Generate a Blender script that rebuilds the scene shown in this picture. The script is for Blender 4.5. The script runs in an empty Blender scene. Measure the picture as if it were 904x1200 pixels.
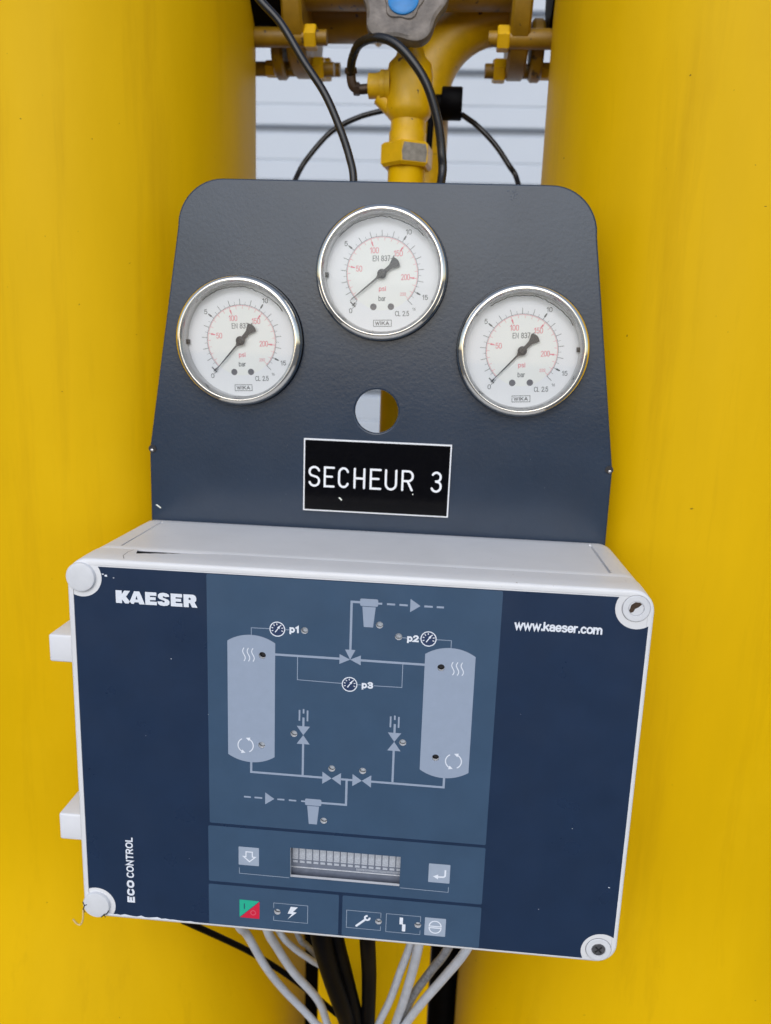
import bpy, bmesh, math, random
from mathutils import Vector, Matrix
random.seed(7)
sc = bpy.context.scene
COL = sc.collection
S = 0.00113          # all numbers below are in a 1.13 mm unit: U -> metres
ZG = 1000.0          # the ground lies 1000 units below the middle of the control box

def V(x, y, z):
    return Vector((x * S, y * S, (z + ZG) * S))

# ------------------------------------------------------------------ camera
cam = bpy.data.cameras.new("camera")
co = bpy.data.objects.new("camera", cam); COL.objects.link(co)
right = Vector((0.99592443, 0.08321308, 0.03478678))
down = Vector((0.05138798, -0.20656618, -0.97708223))
fwd = Vector((-0.07412025, 0.97488768, -0.21000045))
M = Matrix.Identity(4)
for i in range(3):
    M[i][0] = right[i]; M[i][1] = -down[i]; M[i][2] = -fwd[i]
M.translation = V(34.505, -300.26, 176.16)
co.matrix_world = M
cam.sensor_fit = 'VERTICAL'; cam.sensor_height = 36.0; cam.sensor_width = 36.0
cam.lens = 920.0 / 1200.0 * 36.0
cam.clip_start = 0.01; cam.clip_end = 500
cam.dof.use_dof = True; cam.dof.focus_distance = 0.375; cam.dof.aperture_fstop = 9.5
sc.camera = co

# ------------------------------------------------------------------ sky, sun, exposure
SUN_EL, SUN_AZ = math.radians(34), math.radians(184)     # azimuth from +Y, clockwise
w = bpy.data.worlds.new("World"); sc.world = w; w.use_nodes = True
nt = w.node_tree; nt.nodes.clear()
sky = nt.nodes.new('ShaderNodeTexSky'); sky.sky_type = 'NISHITA'; sky.sun_disc = False
sky.sun_elevation = SUN_EL; sky.sun_rotation = SUN_AZ
sky.air_density = 1.0; sky.dust_density = 1.0; sky.ozone_density = 1.0
hs = nt.nodes.new('ShaderNodeHueSaturation'); hs.inputs['Saturation'].default_value = 0.72
bg = nt.nodes.new('ShaderNodeBackground'); bg.inputs['Strength'].default_value = 0.12
wo = nt.nodes.new('ShaderNodeOutputWorld')
nt.links.new(sky.outputs[0], hs.inputs['Color']); nt.links.new(hs.outputs[0], bg.inputs[0]); nt.links.new(bg.outputs[0], wo.inputs[0])
sl = bpy.data.lights.new("sun", 'SUN'); sl.energy = 0.9; sl.angle = math.radians(60); sl.color = (1.0, 0.985, 0.96)
so = bpy.data.objects.new("sun", sl); COL.objects.link(so)
sd = Vector((math.sin(SUN_AZ) * math.cos(SUN_EL), math.cos(SUN_AZ) * math.cos(SUN_EL), math.sin(SUN_EL)))
so.rotation_euler = sd.to_track_quat('Z', 'Y').to_euler(); so.location = (0, -2, 4)
vs = sc.view_settings; vs.view_transform = 'Standard'; vs.look = 'None'; vs.gamma = 1; vs.exposure = 0.49
vs.use_curve_mapping = False

# ------------------------------------------------------------------ materials
def mat(name, col, rough=0.5, metal=0.0, vary=0.0, vscale=60.0, bump=0.0, bscale=400.0, rvary=0.0, col2=None,
        speck=None, spscale=300.0, spcut=0.78, stretch=None, coat=0.0, spec=0.5, bdist=0.0004):
    m = bpy.data.materials.new(name); m.use_nodes = True
    t = m.node_tree; p = t.nodes['Principled BSDF']; N = t.nodes.new; L = t.links.new
    p.inputs['Roughness'].default_value = rough; p.inputs['Metallic'].default_value = metal
    p.inputs['Specular IOR Level'].default_value = spec
    if coat: p.inputs['Coat Weight'].default_value = coat; p.inputs['Coat Roughness'].default_value = 0.08
    tc = N('ShaderNodeTexCoord'); src = tc.outputs['Object']
    if stretch:
        mp = N('ShaderNodeMapping'); mp.inputs['Scale'].default_value = stretch; L(src, mp.inputs[0]); vsrc = mp.outputs[0]
    else: vsrc = src
    cur = None
    if vary or col2:
        n = N('ShaderNodeTexNoise'); n.inputs['Scale'].default_value = vscale; n.inputs['Detail'].default_value = 6; n.inputs['Roughness'].default_value = 0.6
        L(vsrc, n.inputs['Vector'])
        r = N('ShaderNodeMapRange'); r.inputs[1].default_value = 0.3; r.inputs[2].default_value = 0.7; L(n.outputs[0], r.inputs[0])
        mx = N('ShaderNodeMix'); mx.data_type = 'RGBA'
        a = col2 or tuple(c * (1 - vary) for c in col)
        b = col if col2 else tuple(min(1, c * (1 + vary)) for c in col)
        mx.inputs['A'].default_value = (*a, 1); mx.inputs['B'].default_value = (*b, 1)
        L(r.outputs[0], mx.inputs['Factor']); cur = mx.outputs['Result']
    if speck:
        n = N('ShaderNodeTexNoise'); n.inputs['Scale'].default_value = spscale; n.inputs['Detail'].default_value = 2; L(src, n.inputs['Vector'])
        r = N('ShaderNodeMapRange'); r.inputs[1].default_value = spcut; r.inputs[2].default_value = spcut + 0.02; L(n.outputs[0], r.inputs[0])
        mx = N('ShaderNodeMix'); mx.data_type = 'RGBA'
        if cur: L(cur, mx.inputs['A'])
        else: mx.inputs['A'].default_value = (*col, 1)
        mx.inputs['B'].default_value = (*speck, 1); L(r.outputs[0], mx.inputs['Factor']); cur = mx.outputs['Result']
    if cur: L(cur, p.inputs['Base Color'])
    else: p.inputs['Base Color'].default_value = (*col, 1)
    if rvary:
        n = N('ShaderNodeTexNoise'); n.inputs['Scale'].default_value = vscale * 0.7; n.inputs['Detail'].default_value = 5; L(vsrc, n.inputs['Vector'])
        r = N('ShaderNodeMapRange'); r.inputs[1].default_value = 0.3; r.inputs[2].default_value = 0.7
        r.inputs[3].default_value = max(0.02, rough - rvary); r.inputs[4].default_value = rough + rvary
        L(n.outputs[0], r.inputs[0]); L(r.outputs[0], p.inputs['Roughness'])
    if bump:
        n = N('ShaderNodeTexNoise'); n.inputs['Scale'].default_value = bscale; n.inputs['Detail'].default_value = 3; L(vsrc, n.inputs['Vector'])
        b = N('ShaderNodeBump'); b.inputs['Strength'].default_value = bump; b.inputs['Distance'].default_value = bdist
        L(n.outputs[0], b.inputs['Height']); L(b.outputs[0], p.inputs['Normal'])
    return m

YEL = (0.70, 0.42, 0.0005)
M_ = {}
M_['tank'] = mat('yellow tank paint', YEL, 0.46, spec=0.10, vary=0.05, vscale=14, bump=0.25, bscale=9, rvary=0.08, stretch=(1.6, 1.6, 0.35), bdist=0.004)
def tank_mat():
    m = M_['tank']; t = m.node_tree; N = t.nodes.new; L = t.links.new; p = t.nodes['Principled BSDF']
    tc = N('ShaderNodeTexCoord'); cur = p.inputs['Base Color'].links[0].from_socket
    def layer(cur, sc_, scale, lo, hi, col, amt, det=6):
        mp = N('ShaderNodeMapping'); mp.inputs['Scale'].default_value = sc_; L(tc.outputs['Object'], mp.inputs[0])
        n = N('ShaderNodeTexNoise'); n.inputs['Scale'].default_value = scale; n.inputs['Detail'].default_value = det; n.inputs['Roughness'].default_value = 0.65; L(mp.outputs[0], n.inputs['Vector'])
        r = N('ShaderNodeMapRange'); r.inputs[1].default_value = lo; r.inputs[2].default_value = hi; r.inputs[4].default_value = amt; L(n.outputs[0], r.inputs[0])
        x = N('ShaderNodeMix'); x.data_type = 'RGBA'; L(r.outputs[0], x.inputs['Factor']); L(cur, x.inputs['A']); x.inputs['B'].default_value = (*col, 1); return x.outputs['Result']
    cur = layer(cur, (1, 1, 0.07), 42, 0.55, 0.75, (0.52, 0.29, 0.001), 0.55)       # thin runs in the paint
    cur = layer(cur, (1, 1, 0.5), 9, 0.52, 0.72, (0.74, 0.46, 0.004), 0.6)           # paler rubbed patches
    cur = layer(cur, (1, 1, 1), 330, 0.80, 0.83, (0.10, 0.06, 0.01), 0.8, 1)         # tiny chips
    cur = layer(cur, (2.2, 2.2, 0.5), 60, 0.76, 0.80, (0.30, 0.18, 0.02), 0.5, 8)   # scrapes
    L(cur, p.inputs['Base Color'])
    b0 = [n for n in t.nodes if n.bl_idname == 'ShaderNodeBump'][0]
    n = N('ShaderNodeTexNoise'); n.inputs['Scale'].default_value = 230; n.inputs['Detail'].default_value = 2; L(tc.outputs['Object'], n.inputs['Vector'])
    b = N('ShaderNodeBump'); b.inputs['Strength'].default_value = 0.12; b.inputs['Distance'].default_value = 0.0006; L(n.outputs[0], b.inputs['Height']); L(b0.outputs[0], b.inputs['Normal']); L(b.outputs[0], p.inputs['Normal'])
tank_mat()
M_['pipe'] = mat('yellow pipe paint', (0.66, 0.39, 0.002), 0.38, vary=0.14, vscale=70, bump=0.2, bscale=160, rvary=0.1, speck=(0.10, 0.06, 0.02), spscale=190, spcut=0.70)
M_['pipe_shade'] = mat('yellow pipe paint darkened for shade', (0.28, 0.155, 0.006), 0.42, vary=0.25, vscale=60, bump=0.25, bscale=160, rvary=0.1, speck=(0.08, 0.05, 0.02), spscale=150, spcut=0.66)  # yellow paint with the shade between the tanks put into its colour
M_['wallback'] = mat('grey joint backing', (0.30, 0.33, 0.38), 0.6)
M_['ring'] = mat('brushed inner ring', (0.46, 0.46, 0.46), 0.14, 1.0, rvary=0.06, vscale=120)  # colour darkened to deepen the shadow inside the bezel
M_['plate'] = mat('slate powder coat', (0.020, 0.034, 0.060), 0.22, spec=0.5, vary=0.10, vscale=24, bump=0.19, bscale=620, rvary=0.04, bdist=0.0003)
M_['white'] = mat('white housing plastic', (0.71, 0.715, 0.735), 0.42, vary=0.035, vscale=35, bump=0.08, bscale=900, rvary=0.06, speck=(0.40, 0.37, 0.34), spscale=420, spcut=0.765)
M_['cap'] = mat('white cap plastic', (0.66, 0.67, 0.70), 0.40, vary=0.05, vscale=150, rvary=0.06)
M_['hingew'] = mat('white hinge plastic', (0.72, 0.73, 0.77), 0.35, vary=0.03, vscale=80)
M_['foil'] = mat('dark blue foil', (0.011, 0.027, 0.066), 0.31, vary=0.08, vscale=60, bump=0.12, bscale=1500, rvary=0.05, bdist=0.0001)
M_['band'] = mat('mid blue foil', (0.042, 0.083, 0.148), 0.33, vary=0.06, vscale=60, bump=0.12, bscale=1500, rvary=0.05, bdist=0.0001)
M_['ink'] = mat('grey blue print', (0.30, 0.36, 0.47), 0.42, vary=0.03, vscale=200)
M_['inkw'] = mat('white print', (0.74, 0.78, 0.86), 0.45, vary=0.05, vscale=400)
M_['inkd'] = mat('dark print', (0.020, 0.040, 0.105), 0.4)
M_['btn'] = mat('button print', (0.34, 0.40, 0.50), 0.4, vary=0.04, vscale=200)
M_['green'] = mat('green print', (0.02, 0.42, 0.27), 0.4)
M_['red'] = mat('red print', (0.62, 0.015, 0.05), 0.4)
M_['redl'] = mat('pale red print', (0.70, 0.10, 0.14), 0.4)
M_['chrome'] = mat('polished steel', (0.83, 0.79, 0.71), 0.09, 1.0, vary=0.04, vscale=160, rvary=0.05, bump=0.02, bscale=300)
M_['screw'] = mat('dull screw steel', (0.42, 0.41, 0.42), 0.32, 1.0, vary=0.35, vscale=500, bump=0.3, bscale=900)
M_['dial'] = mat('dial white', (0.88, 0.90, 0.93), 0.5)
M_['dialin'] = mat('dial inner white', (0.90, 0.92, 0.90), 0.5)
M_['dialk'] = mat('dial black print', (0.10, 0.11, 0.125), 0.5)
M_['dialr'] = mat('dial red print', (0.80, 0.24, 0.30), 0.5)
M_['pointer'] = mat('pointer black', (0.022, 0.030, 0.045), 0.4)
M_['fluid'] = mat('bubble meniscus', (0.03, 0.04, 0.05), 0.25)
M_['black'] = mat('black rubber', (0.002, 0.002, 0.003), 0.5, spec=0.06, vary=0.3, vscale=90, bump=0.1, bscale=400)
M_['hose'] = mat('black polyamide hose', (0.007, 0.008, 0.012), 0.25, rvary=0.06, vscale=150)
M_['signk'] = mat('black engraving laminate', (0.002, 0.002, 0.003), 0.12, spec=0.12, vary=0.2, vscale=300, bump=0.03, bscale=600, rvary=0.05)
M_['signw'] = mat('white engraving core', (0.78, 0.79, 0.82), 0.5)
M_['cable'] = mat('grey cable sheath', (0.52, 0.55, 0.62), 0.42, vary=0.10, vscale=120, bump=0.08, bscale=300)
M_['cabled'] = mat('dirty grey cable sheath', (0.24, 0.25, 0.28), 0.5, vary=0.35, vscale=420, bump=0.15, bscale=500)
M_['cast'] = mat('weathered cast metal', (0.17, 0.15, 0.135), 0.55, 0.35, vary=0.35, vscale=150, bump=0.6, bscale=260, rvary=0.1, bdist=0.0006)
M_['bare'] = mat('scuffed bare metal', (0.26, 0.24, 0.21), 0.5, 0.4, vary=0.3, vscale=250, bump=0.4, bscale=400)
M_['blue'] = mat('blue plastic cap', (0.02, 0.22, 0.58), 0.4, vary=0.15, vscale=130)
M_['brown'] = mat('tarnished brass', (0.07, 0.045, 0.03), 0.45, 0.5, vary=0.4, vscale=250)
M_['wall'] = mat('grey white cladding', (0.50, 0.55, 0.63), 0.45, vary=0.03, vscale=3, rvary=0.05)
M_['ground'] = mat('grey concrete', (0.16, 0.16, 0.165), 0.85, vary=0.18, vscale=3, bump=0.3, bscale=60, bdist=0.003)
M_['lcdbg'] = mat('display grey', (0.16, 0.18, 0.23), 0.25, vary=0.1, vscale=300)
M_['lcdcell'] = mat('display cell', (0.44, 0.47, 0.53), 0.5, vary=0.2, vscale=1400)
M_['lcdline'] = mat('display frame edge', (0.58, 0.60, 0.64), 0.4, vary=0.2, vscale=900)
M_['dark'] = mat('dark recess', (0.015, 0.015, 0.018), 0.6)
M_['led'] = mat('clear led lens', (0.46, 0.50, 0.56), 0.2)
M_['rivet'] = mat('dark rivet', (0.16, 0.16, 0.18), 0.5)
M_['fleck'] = mat('pale paint chip', (0.80, 0.82, 0.74), 0.6)
M_['scuff'] = mat('pale scuff', (0.08, 0.095, 0.125), 0.6)
M_['thread'] = mat('peeled plastic thread', (0.72, 0.52, 0.22), 0.6, vary=0.2, vscale=200)

def glass_mat():
    m = bpy.data.materials.new('gauge glass'); m.use_nodes = True
    t = m.node_tree; t.nodes.clear(); N = t.nodes.new; L = t.links.new
    tr = N('ShaderNodeBsdfTransparent'); tr.inputs[0].default_value = (0.97, 0.98, 0.99, 1)
    gl = N('ShaderNodeBsdfGlossy'); gl.inputs['Roughness'].default_value = 0.03
    fr = N('ShaderNodeFresnel'); fr.inputs[0].default_value = 1.45
    mx = N('ShaderNodeMixShader'); o = N('ShaderNodeOutputMaterial')
    L(fr.outputs[0], mx.inputs[0]); L(tr.outputs[0], mx.inputs[1]); L(gl.outputs[0], mx.inputs[2]); L(mx.outputs[0], o.inputs[0])
    return m
M_['glass'] = glass_mat()

# ------------------------------------------------------------------ mesh helpers (all in U)
class MB:
    def __init__(s): s.v = []; s.f = []
    def add(s, vs, fs):
        o = len(s.v); s.v += [tuple(p) for p in vs]; s.f += [tuple(i + o for i in f) for f in fs]; return s
    def box(s, x0, x1, y0, y1, z0, z1, b=0.0):
        if b <= 0:
            vs = [(x, y, z) for z in (z0, z1) for y in (y0, y1) for x in (x0, x1)]
            return s.add(vs, [(0, 2, 3, 1), (4, 5, 7, 6), (0, 1, 5, 4), (2, 6, 7, 3), (0, 4, 6, 2), (1, 3, 7, 5)])
        bm = bmesh.new(); bmesh.ops.create_cube(bm, size=1)
        for v in bm.verts: v.co = ((x0 + x1) / 2 + v.co.x * (x1 - x0), (y0 + y1) / 2 + v.co.y * (y1 - y0), (z0 + z1) / 2 + v.co.z * (z1 - z0))
        bmesh.ops.bevel(bm, geom=bm.edges[:], offset=b, segments=3, affect='EDGES', profile=0.5)
        bm.verts.index_update()
        s.add([v.co[:] for v in bm.verts], [[v.index for v in f.verts] for f in bm.faces]); bm.free(); return s
    def loft(s, rings, cap0=True, cap1=True, closed=True):
        n = len(rings[0]); o = len(s.v)
        for r in rings: s.v += [tuple(p) for p in r]
        for k in range(len(rings) - 1):
            for i in range(n if closed else n - 1):
                j = (i + 1) % n
                s.f.append((o + k * n + i, o + k * n + j, o + (k + 1) * n + j, o + (k + 1) * n + i))
        if cap0: s.f.append(tuple(o + i for i in reversed(range(n))))
        if cap1: s.f.append(tuple(o + (len(rings) - 1) * n + i for i in range(n)))
        return s
    def lathe(s, prof, o=(0, 0, 0), axis=(0, 0, 1), seg=32, cap0=True, cap1=True, ref=None):
        a = Vector(axis).normalized(); r = Vector(ref) if ref else (Vector((1, 0, 0)) if abs(a.x) < 0.9 else Vector((0, 1, 0)))
        u = (r - a * r.dot(a)).normalized(); v = a.cross(u); o = Vector(o)
        rings = []
        for (rad, h) in prof:
            rings.append([o + a * h + (u * math.cos(2 * math.pi * i / seg) + v * math.sin(2 * math.pi * i / seg)) * rad for i in range(seg)])
        return s.loft(rings, cap0, cap1)
    def tube(s, pts, r, seg=12, smooth=8, caps=True):
        P = [Vector(p) for p in pts]
        if smooth and len(P) > 2:
            Q = []
            for i in range(len(P) - 1):
                p0 = P[i - 1] if i > 0 else P[i] * 2 - P[i + 1]; p1 = P[i]; p2 = P[i + 1]; p3 = P[i + 2] if i + 2 < len(P) else P[i + 1] * 2 - P[i]
                for k in range(smooth):
                    t = k / smooth
                    Q.append(0.5 * ((2 * p1) + (p2 - p0) * t + (2 * p0 - 5 * p1 + 4 * p2 - p3) * t * t + (3 * p1 - p0 - 3 * p2 + p3) * t ** 3))
            Q.append(P[-1]); P = Q
        T = [(P[min(i + 1, len(P) - 1)] - P[max(i - 1, 0)]).normalized() for i in range(len(P))]
        up = Vector((0, 1, 0)) if abs(T[0].y) < 0.9 else Vector((1, 0, 0))
        n = (up - T[0] * up.dot(T[0])).normalized(); rings = []
        for i, p in enumerate(P):
            n = (n - T[i] * n.dot(T[i])).normalized(); b = T[i].cross(n)
            rings.append([p + (n * math.cos(2 * math.pi * k / seg) + b * math.sin(2 * math.pi * k / seg)) * r for k in range(seg)])
        return s.loft(rings, caps, caps)

def link(name, me, material, parent=None, origin=None, smooth=40):
    me.materials.append(M_[material])
    o = bpy.data.objects.new(name, me); COL.objects.link(o)
    if parent is not None: o.parent = parent
    elif origin is not None: o.location = V(*origin)
    if smooth:
        me.shade_smooth(); me.set_sharp_from_angle(angle=math.radians(smooth))
    return o

def root_of(p):
    while p.parent is not None: p = p.parent
    return p

def make(name, mb, material, parent=None, origin=(0, 0, 0), smooth=40, recalc=True):
    """a mesh object; coordinates in U, absolute; a part is stored relative to the base of its thing"""
    base = V(*origin)
    if parent is not None: base = Vector(root_of(parent)['base'])
    me = bpy.data.meshes.new(name)
    me.from_pydata([(V(*p) - base)[:] for p in mb.v], [], mb.f)
    if recalc:
        bm = bmesh.new(); bm.from_mesh(me); bmesh.ops.recalc_face_normals(bm, faces=bm.faces); bm.to_mesh(me); bm.free()
    me.update()
    o = link(name, me, material, parent, origin, smooth)
    if parent is None: o['base'] = base[:]
    return o

def thing(name, label, cat, base, group=None):
    o = bpy.data.objects.new(name, None); COL.objects.link(o)
    o.location = V(*base); o['base'] = V(*base)[:]; o.empty_display_size = 0.02
    tag(o, label, cat, group); return o

def tag(o, label, cat, group=None, kind=None):
    if label: o['label'] = label
    if cat: o['category'] = cat
    if group: o['group'] = group
    if kind: o['kind'] = kind
    return o

def shape_mesh(splines, depth=0.0, bevel=0.0, res=2):
    """2-D outlines (even-odd holes) filled, extruded by depth along Y; front face at y = 0"""
    cu = bpy.data.curves.new('c', 'CURVE'); cu.dimensions = '2D'; cu.fill_mode = 'BOTH' if depth else 'FRONT'
    cu.extrude = max(0, depth / 2 - bevel); cu.bevel_depth = bevel; cu.bevel_resolution = res
    for s in splines:
        sp = cu.splines.new('POLY'); sp.points.add(len(s) - 1)
        for q, (x, z) in zip(sp.points, s): q.co = (x, z, 0, 1)
        sp.use_cyclic_u = True
    if bevel: cu.offset = -bevel
    ob = bpy.data.objects.new('c', cu); COL.objects.link(ob)
    dg = bpy.context.evaluated_depsgraph_get()
    me = bpy.data.meshes.new_from_object(ob.evaluated_get(dg))
    mb = MB(); mb.add([(v.co.x, -v.co.z + (depth / 2 if depth else 0), v.co.y) for v in me.vertices], [tuple(p.vertices) for p in me.polygons])
    bpy.data.objects.remove(ob); bpy.data.curves.remove(cu); bpy.data.meshes.remove(me)
    return mb

def shift(mb, dx=0, dy=0, dz=0):
    mb.v = [(x + dx, y + dy, z + dz) for x, y, z in mb.v]; return mb

def stroke(mb, pts, wd, Y, closed=False, rnd=0):
    """flat ribbon along a 2-D polyline, mitred; rnd = round caps"""
    P = [Vector((a, b)) for a, b in pts]; n = len(P); L = []; R = []
    for i in range(n):
        a = P[i - 1] if (i > 0 or closed) else None; b = P[(i + 1) % n] if (i < n - 1 or closed) else None
        d1 = (P[i] - a).normalized() if a is not None else None; d2 = (b - P[i]).normalized() if b is not None else None
        if d1 is None: d1 = d2
        if d2 is None: d2 = d1
        n1 = Vector((-d1.y, d1.x)); n2 = Vector((-d2.y, d2.x)); m = (n1 + n2)
        m = m.normalized() if m.length > 1e-6 else n1
        k = wd / 2 / max(0.35, m.dot(n1)); L.append(P[i] + m * k); R.append(P[i] - m * k)
    o = len(mb.v)
    for i, (a, b) in enumerate(zip(L, R)): yy = Y - 0.008 * i / n; mb.v += [(a.x, yy, a.y), (b.x, yy, b.y)]
    for i in range(n if closed else n - 1):
        j = (i + 1) % n; mb.f.append((o + 2 * i + 1, o + 2 * j + 1, o + 2 * j, o + 2 * i))
    if rnd:
        for e in (P[0], P[-1]):
            o = len(mb.v)
            mb.v += [(e.x + wd / 2 * math.cos(t * 2 * math.pi / 14), Y - 0.002, e.y + wd / 2 * math.sin(t * 2 * math.pi / 14)) for t in range(14)]
            mb.f.append(tuple(range(o, o + 14)))
    return mb

def poly(mb, pts, Y):
    o = len(mb.v); mb.v += [(a, Y, b) for a, b in pts]; mb.f.append(tuple(range(o, o + len(pts)))); return mb

def arc(cx, cz, r, a0, a1, n=24):
    return [(cx + r * math.cos(math.radians(a0 + (a1 - a0) * i / n)), cz + r * math.sin(math.radians(a0 + (a1 - a0) * i / n))) for i in range(n + 1)]

def circ(cx, cz, r, n=28): return arc(cx, cz, r, 0, 360 - 360 / n, n - 1)

def rrect(x0, x1, z0, z1, r, n=6):
    return arc(x1 - r, z1 - r, r, 0, 90, n) + arc(x0 + r, z1 - r, r, 90, 180, n) + arc(x0 + r, z0 + r, r, 180, 270, n) + arc(x1 - r, z0 + r, r, 270, 360, n)

def _e(cx, cz, rx, rz, a0, a1, n=10): return [(cx + rx * math.cos(math.radians(a0 + (a1 - a0) * i / n)), cz + rz * math.sin(math.radians(a0 + (a1 - a0) * i / n))) for i in range(n + 1)]
XH = 0.72
GL = {
 '0': (.6, [_e(.3, .7, .3, .3, 0, 180) + _e(.3, .3, .3, .3, 180, 360) + [(.6, .7)]]),
 '1': (.34, [[(0, .78), (.26, 1), (.26, 0)]]),
 '2': (.58, [_e(.29, .72, .29, .28, 170, -25, 10) + [(0, 0), (.6, 0)]]),
 '3': (.58, [_e(.28, .75, .28, .25, 160, -80, 10) + [(.2, .51)], [(.2, .51)] + _e(.28, .27, .31, .27, 75, -160, 11)]),
 '5': (.58, [[(.54, 1), (.07, 1), (.03, .52)] + _e(.28, .33, .31, .33, 125, -155, 12)]),
 '6': (.58, [[(.42, 1), (.06, .48)] + _e(.29, .3, .29, .3, 150, 510, 18)]),
 '7': (.56, [[(0, 1), (.56, 1), (.18, 0)]]),
 '8': (.6, [_e(.3, .75, .25, .25, -90, 270, 16), _e(.3, .26, .3, .26, 90, 450, 16)]),
 'E': (.54, [[(.54, 1), (0, 1), (0, 0), (.54, 0)], [(0, .52), (.46, .52)]]),
 'N': (.64, [[(0, 0), (0, 1), (.64, 0), (.64, 1)]]),
 'C': (.66, [_e(.35, .64, .35, .36, 35, 180) + _e(.35, .36, .35, .36, 180, 325)]),
 'O': (.74, [_e(.37, .62, .37, .38, 0, 180) + _e(.37, .38, .37, .38, 180, 360) + [(.74, .62)]]),
 'T': (.64, [[(0, 1), (.64, 1)], [(.32, 1), (.32, 0)]]),
 'R': (.62, [[(0, 0), (0, 1), (.34, 1)] + _e(.34, .74, .26, .26, 85, -85, 9) + [(0, .48)], [(.3, .48), (.62, 0)]]),
 'L': (.5, [[(0, 1), (0, 0), (.5, 0)]]),
 'W': (.95, [[(0, 1), (.24, 0), (.475, .9), (.71, 0), (.95, 1)]]),
 'I': (.06, [[(.03, 0), (.03, 1)]]),
 'K': (.62, [[(0, 0), (0, 1)], [(.58, 1), (.04, .42)], [(.2, .58), (.62, 0)]]),
 'A': (.74, [[(0, 0), (.37, 1), (.74, 0)], [(.12, .3), (.62, .3)]]),
 '-': (.34, [[(0, .42), (.34, .42)]]),
 '.': (.1, [[(.05, 0), (.05, .1)]]),
 'w': (.9, [[(0, XH), (.22, 0), (.45, XH * .9), (.68, 0), (.9, XH)]]),
 'k': (.54, [[(0, 0), (0, 1)], [(.5, XH), (.03, .3)], [(.2, .45), (.54, 0)]]),
 'a': (.54, [_e(.26, XH - .22, .25, .22, 165, 0, 8) + [(.51, 0)], [(.51, .43), (.22, .42)] + _e(.22, .21, .22, .21, 95, 275, 8) + [(.36, .03), (.51, .16)]]),
 'e': (.58, [[(.04, .36), (.56, .36)] + _e(.29, .38, .28, .34, 5, 180, 10) + _e(.29, .34, .28, .34, 180, 322, 8)]),
 's': (.5, [_e(.25, XH - .18, .23, .18, 30, 200, 8) + [(.25, .39)] + _e(.25, .19, .25, .19, 60, -150, 10)]),
 'r': (.34, [[(0, 0), (0, XH)], [(0, .5)] + _e(.26, .44, .24, .26, 150, 80, 5)]),
 'c': (.54, [_e(.29, .38, .28, .34, 40, 180, 8) + _e(.29, .34, .28, .34, 180, 320, 8)]),
 'o': (.6, [_e(.3, .38, .3, .34, 0, 180, 10) + _e(.3, .34, .3, .34, 180, 360, 10) + [(.6, .38)]]),
 'm': (.92, [[(0, 0), (0, XH)], [(0, .46)] + _e(.23, .46, .23, .26, 180, 0, 8) + [(.46, 0)], [(.46, .46)] + _e(.69, .46, .23, .26, 180, 0, 8) + [(.92, 0)]]),
 'p': (.56, [[(0, -.28), (0, XH)], _e(.28, .36, .28, .36, 180, 540, 18)]),
 'b': (.56, [[(0, 0), (0, 1)], _e(.28, .36, .28, .36, 180, 540, 18)]),
 'i': (.06, [[(.03, 0), (.03, XH)], [(.03, .9), (.03, 1)]]),
 ' ': (.3, []),
}
def text_mb(txt, x0, z0, wid, hei, Y, bold=0.0, spacing=1.0, shear=0.0, rot=0.0):
    """flat lettering drawn with strokes of even weight, scaled to a box whose lower left corner is x0, z0"""
    wt = 0.11 + bold; gap = 0.17 + wt * 0.75; runs = []; x = 0
    for ch in txt:
        w_, rs = GL[ch]
        for r in rs: runs.append([(x + a, b) for a, b in r])
        x += w_ + gap * spacing
    zs = [b for r in runs for _, b in r]; lo, hi = min(zs), max(zs); W = x - gap * spacing
    kz = hei * (1 - wt) / (hi - lo); kx = (wid - wt * hei) / W if wid else kz
    mb = MB(); c, s_ = math.cos(rot), math.sin(rot); hw = wt * hei / 2
    for i, r in enumerate(runs):
        P = [(hw + a * kx, hw + (b - lo) * kz) for a, b in r]
        P = [(x0 + a * c - b * s_, z0 + a * s_ + b * c) for a, b in P]
        if (Vector(P[0]) - Vector(P[-1])).length < 1e-4: stroke(mb, P[:-1], wt * hei, Y - 0.012 * i, True); continue
        d = Vector(P[0]) - Vector(P[1]); d = d.normalized() * hw * .9; P[0] = (P[0][0] + d.x, P[0][1] + d.y)
        d = Vector(P[-1]) - Vector(P[-2]); d = d.normalized() * hw * .9; P[-1] = (P[-1][0] + d.x, P[-1][1] + d.y)
        stroke(mb, P, wt * hei, Y - 0.012 * i)
    return mb

# ================================================================== SETTING
g = MB(); g.add([(-60000, -60000, -1000), (60000, -60000, -1000), (60000, 60000, -1000), (-60000, 60000, -1000)], [(0, 1, 2, 3)])
ground = make('ground', g, 'ground', origin=(0, 0, -1000)); tag(ground, 'grey concrete ground under the yellow tanks', 'ground', kind='structure')

wall = thing('cladding_wall', 'pale grey wall of horizontal metal boards behind the yellow tanks', 'wall', (0, 1400, -1000))
mb = MB(); mb.box(-2600, 2600, 1412, 1440, -1000, 1340); make('backing', mb, 'wallback', wall)
bp = 105.0; ztop = 700.2 + 6 * bp
bmsh = None
for k in range(22):
    zt = ztop - k * bp
    # profile of one board: rounded upper lip, flat face, shallow groove at 0.57 of its height, open joint below
    pr = [(1412, -6), (1404, -6), (1400, -9), (1400, -57), (1401.5, -58.6), (1401.5, -60.4), (1400, -62), (1400, -96), (1403, -99), (1412, -99)]
    if bmsh is None:
        m1 = MB(); m1.loft([[(-2600, y, z) for y, z in pr], [(2600, y, z) for y, z in pr]])
        ob = make('board', shift(m1, 0, 0, zt), 'wall', wall, smooth=25); bmsh = ob; z0b = zt
    else:
        ob = bmsh.copy(); COL.objects.link(ob); ob.location = (0, 0, (zt - z0b) * S)

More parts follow.
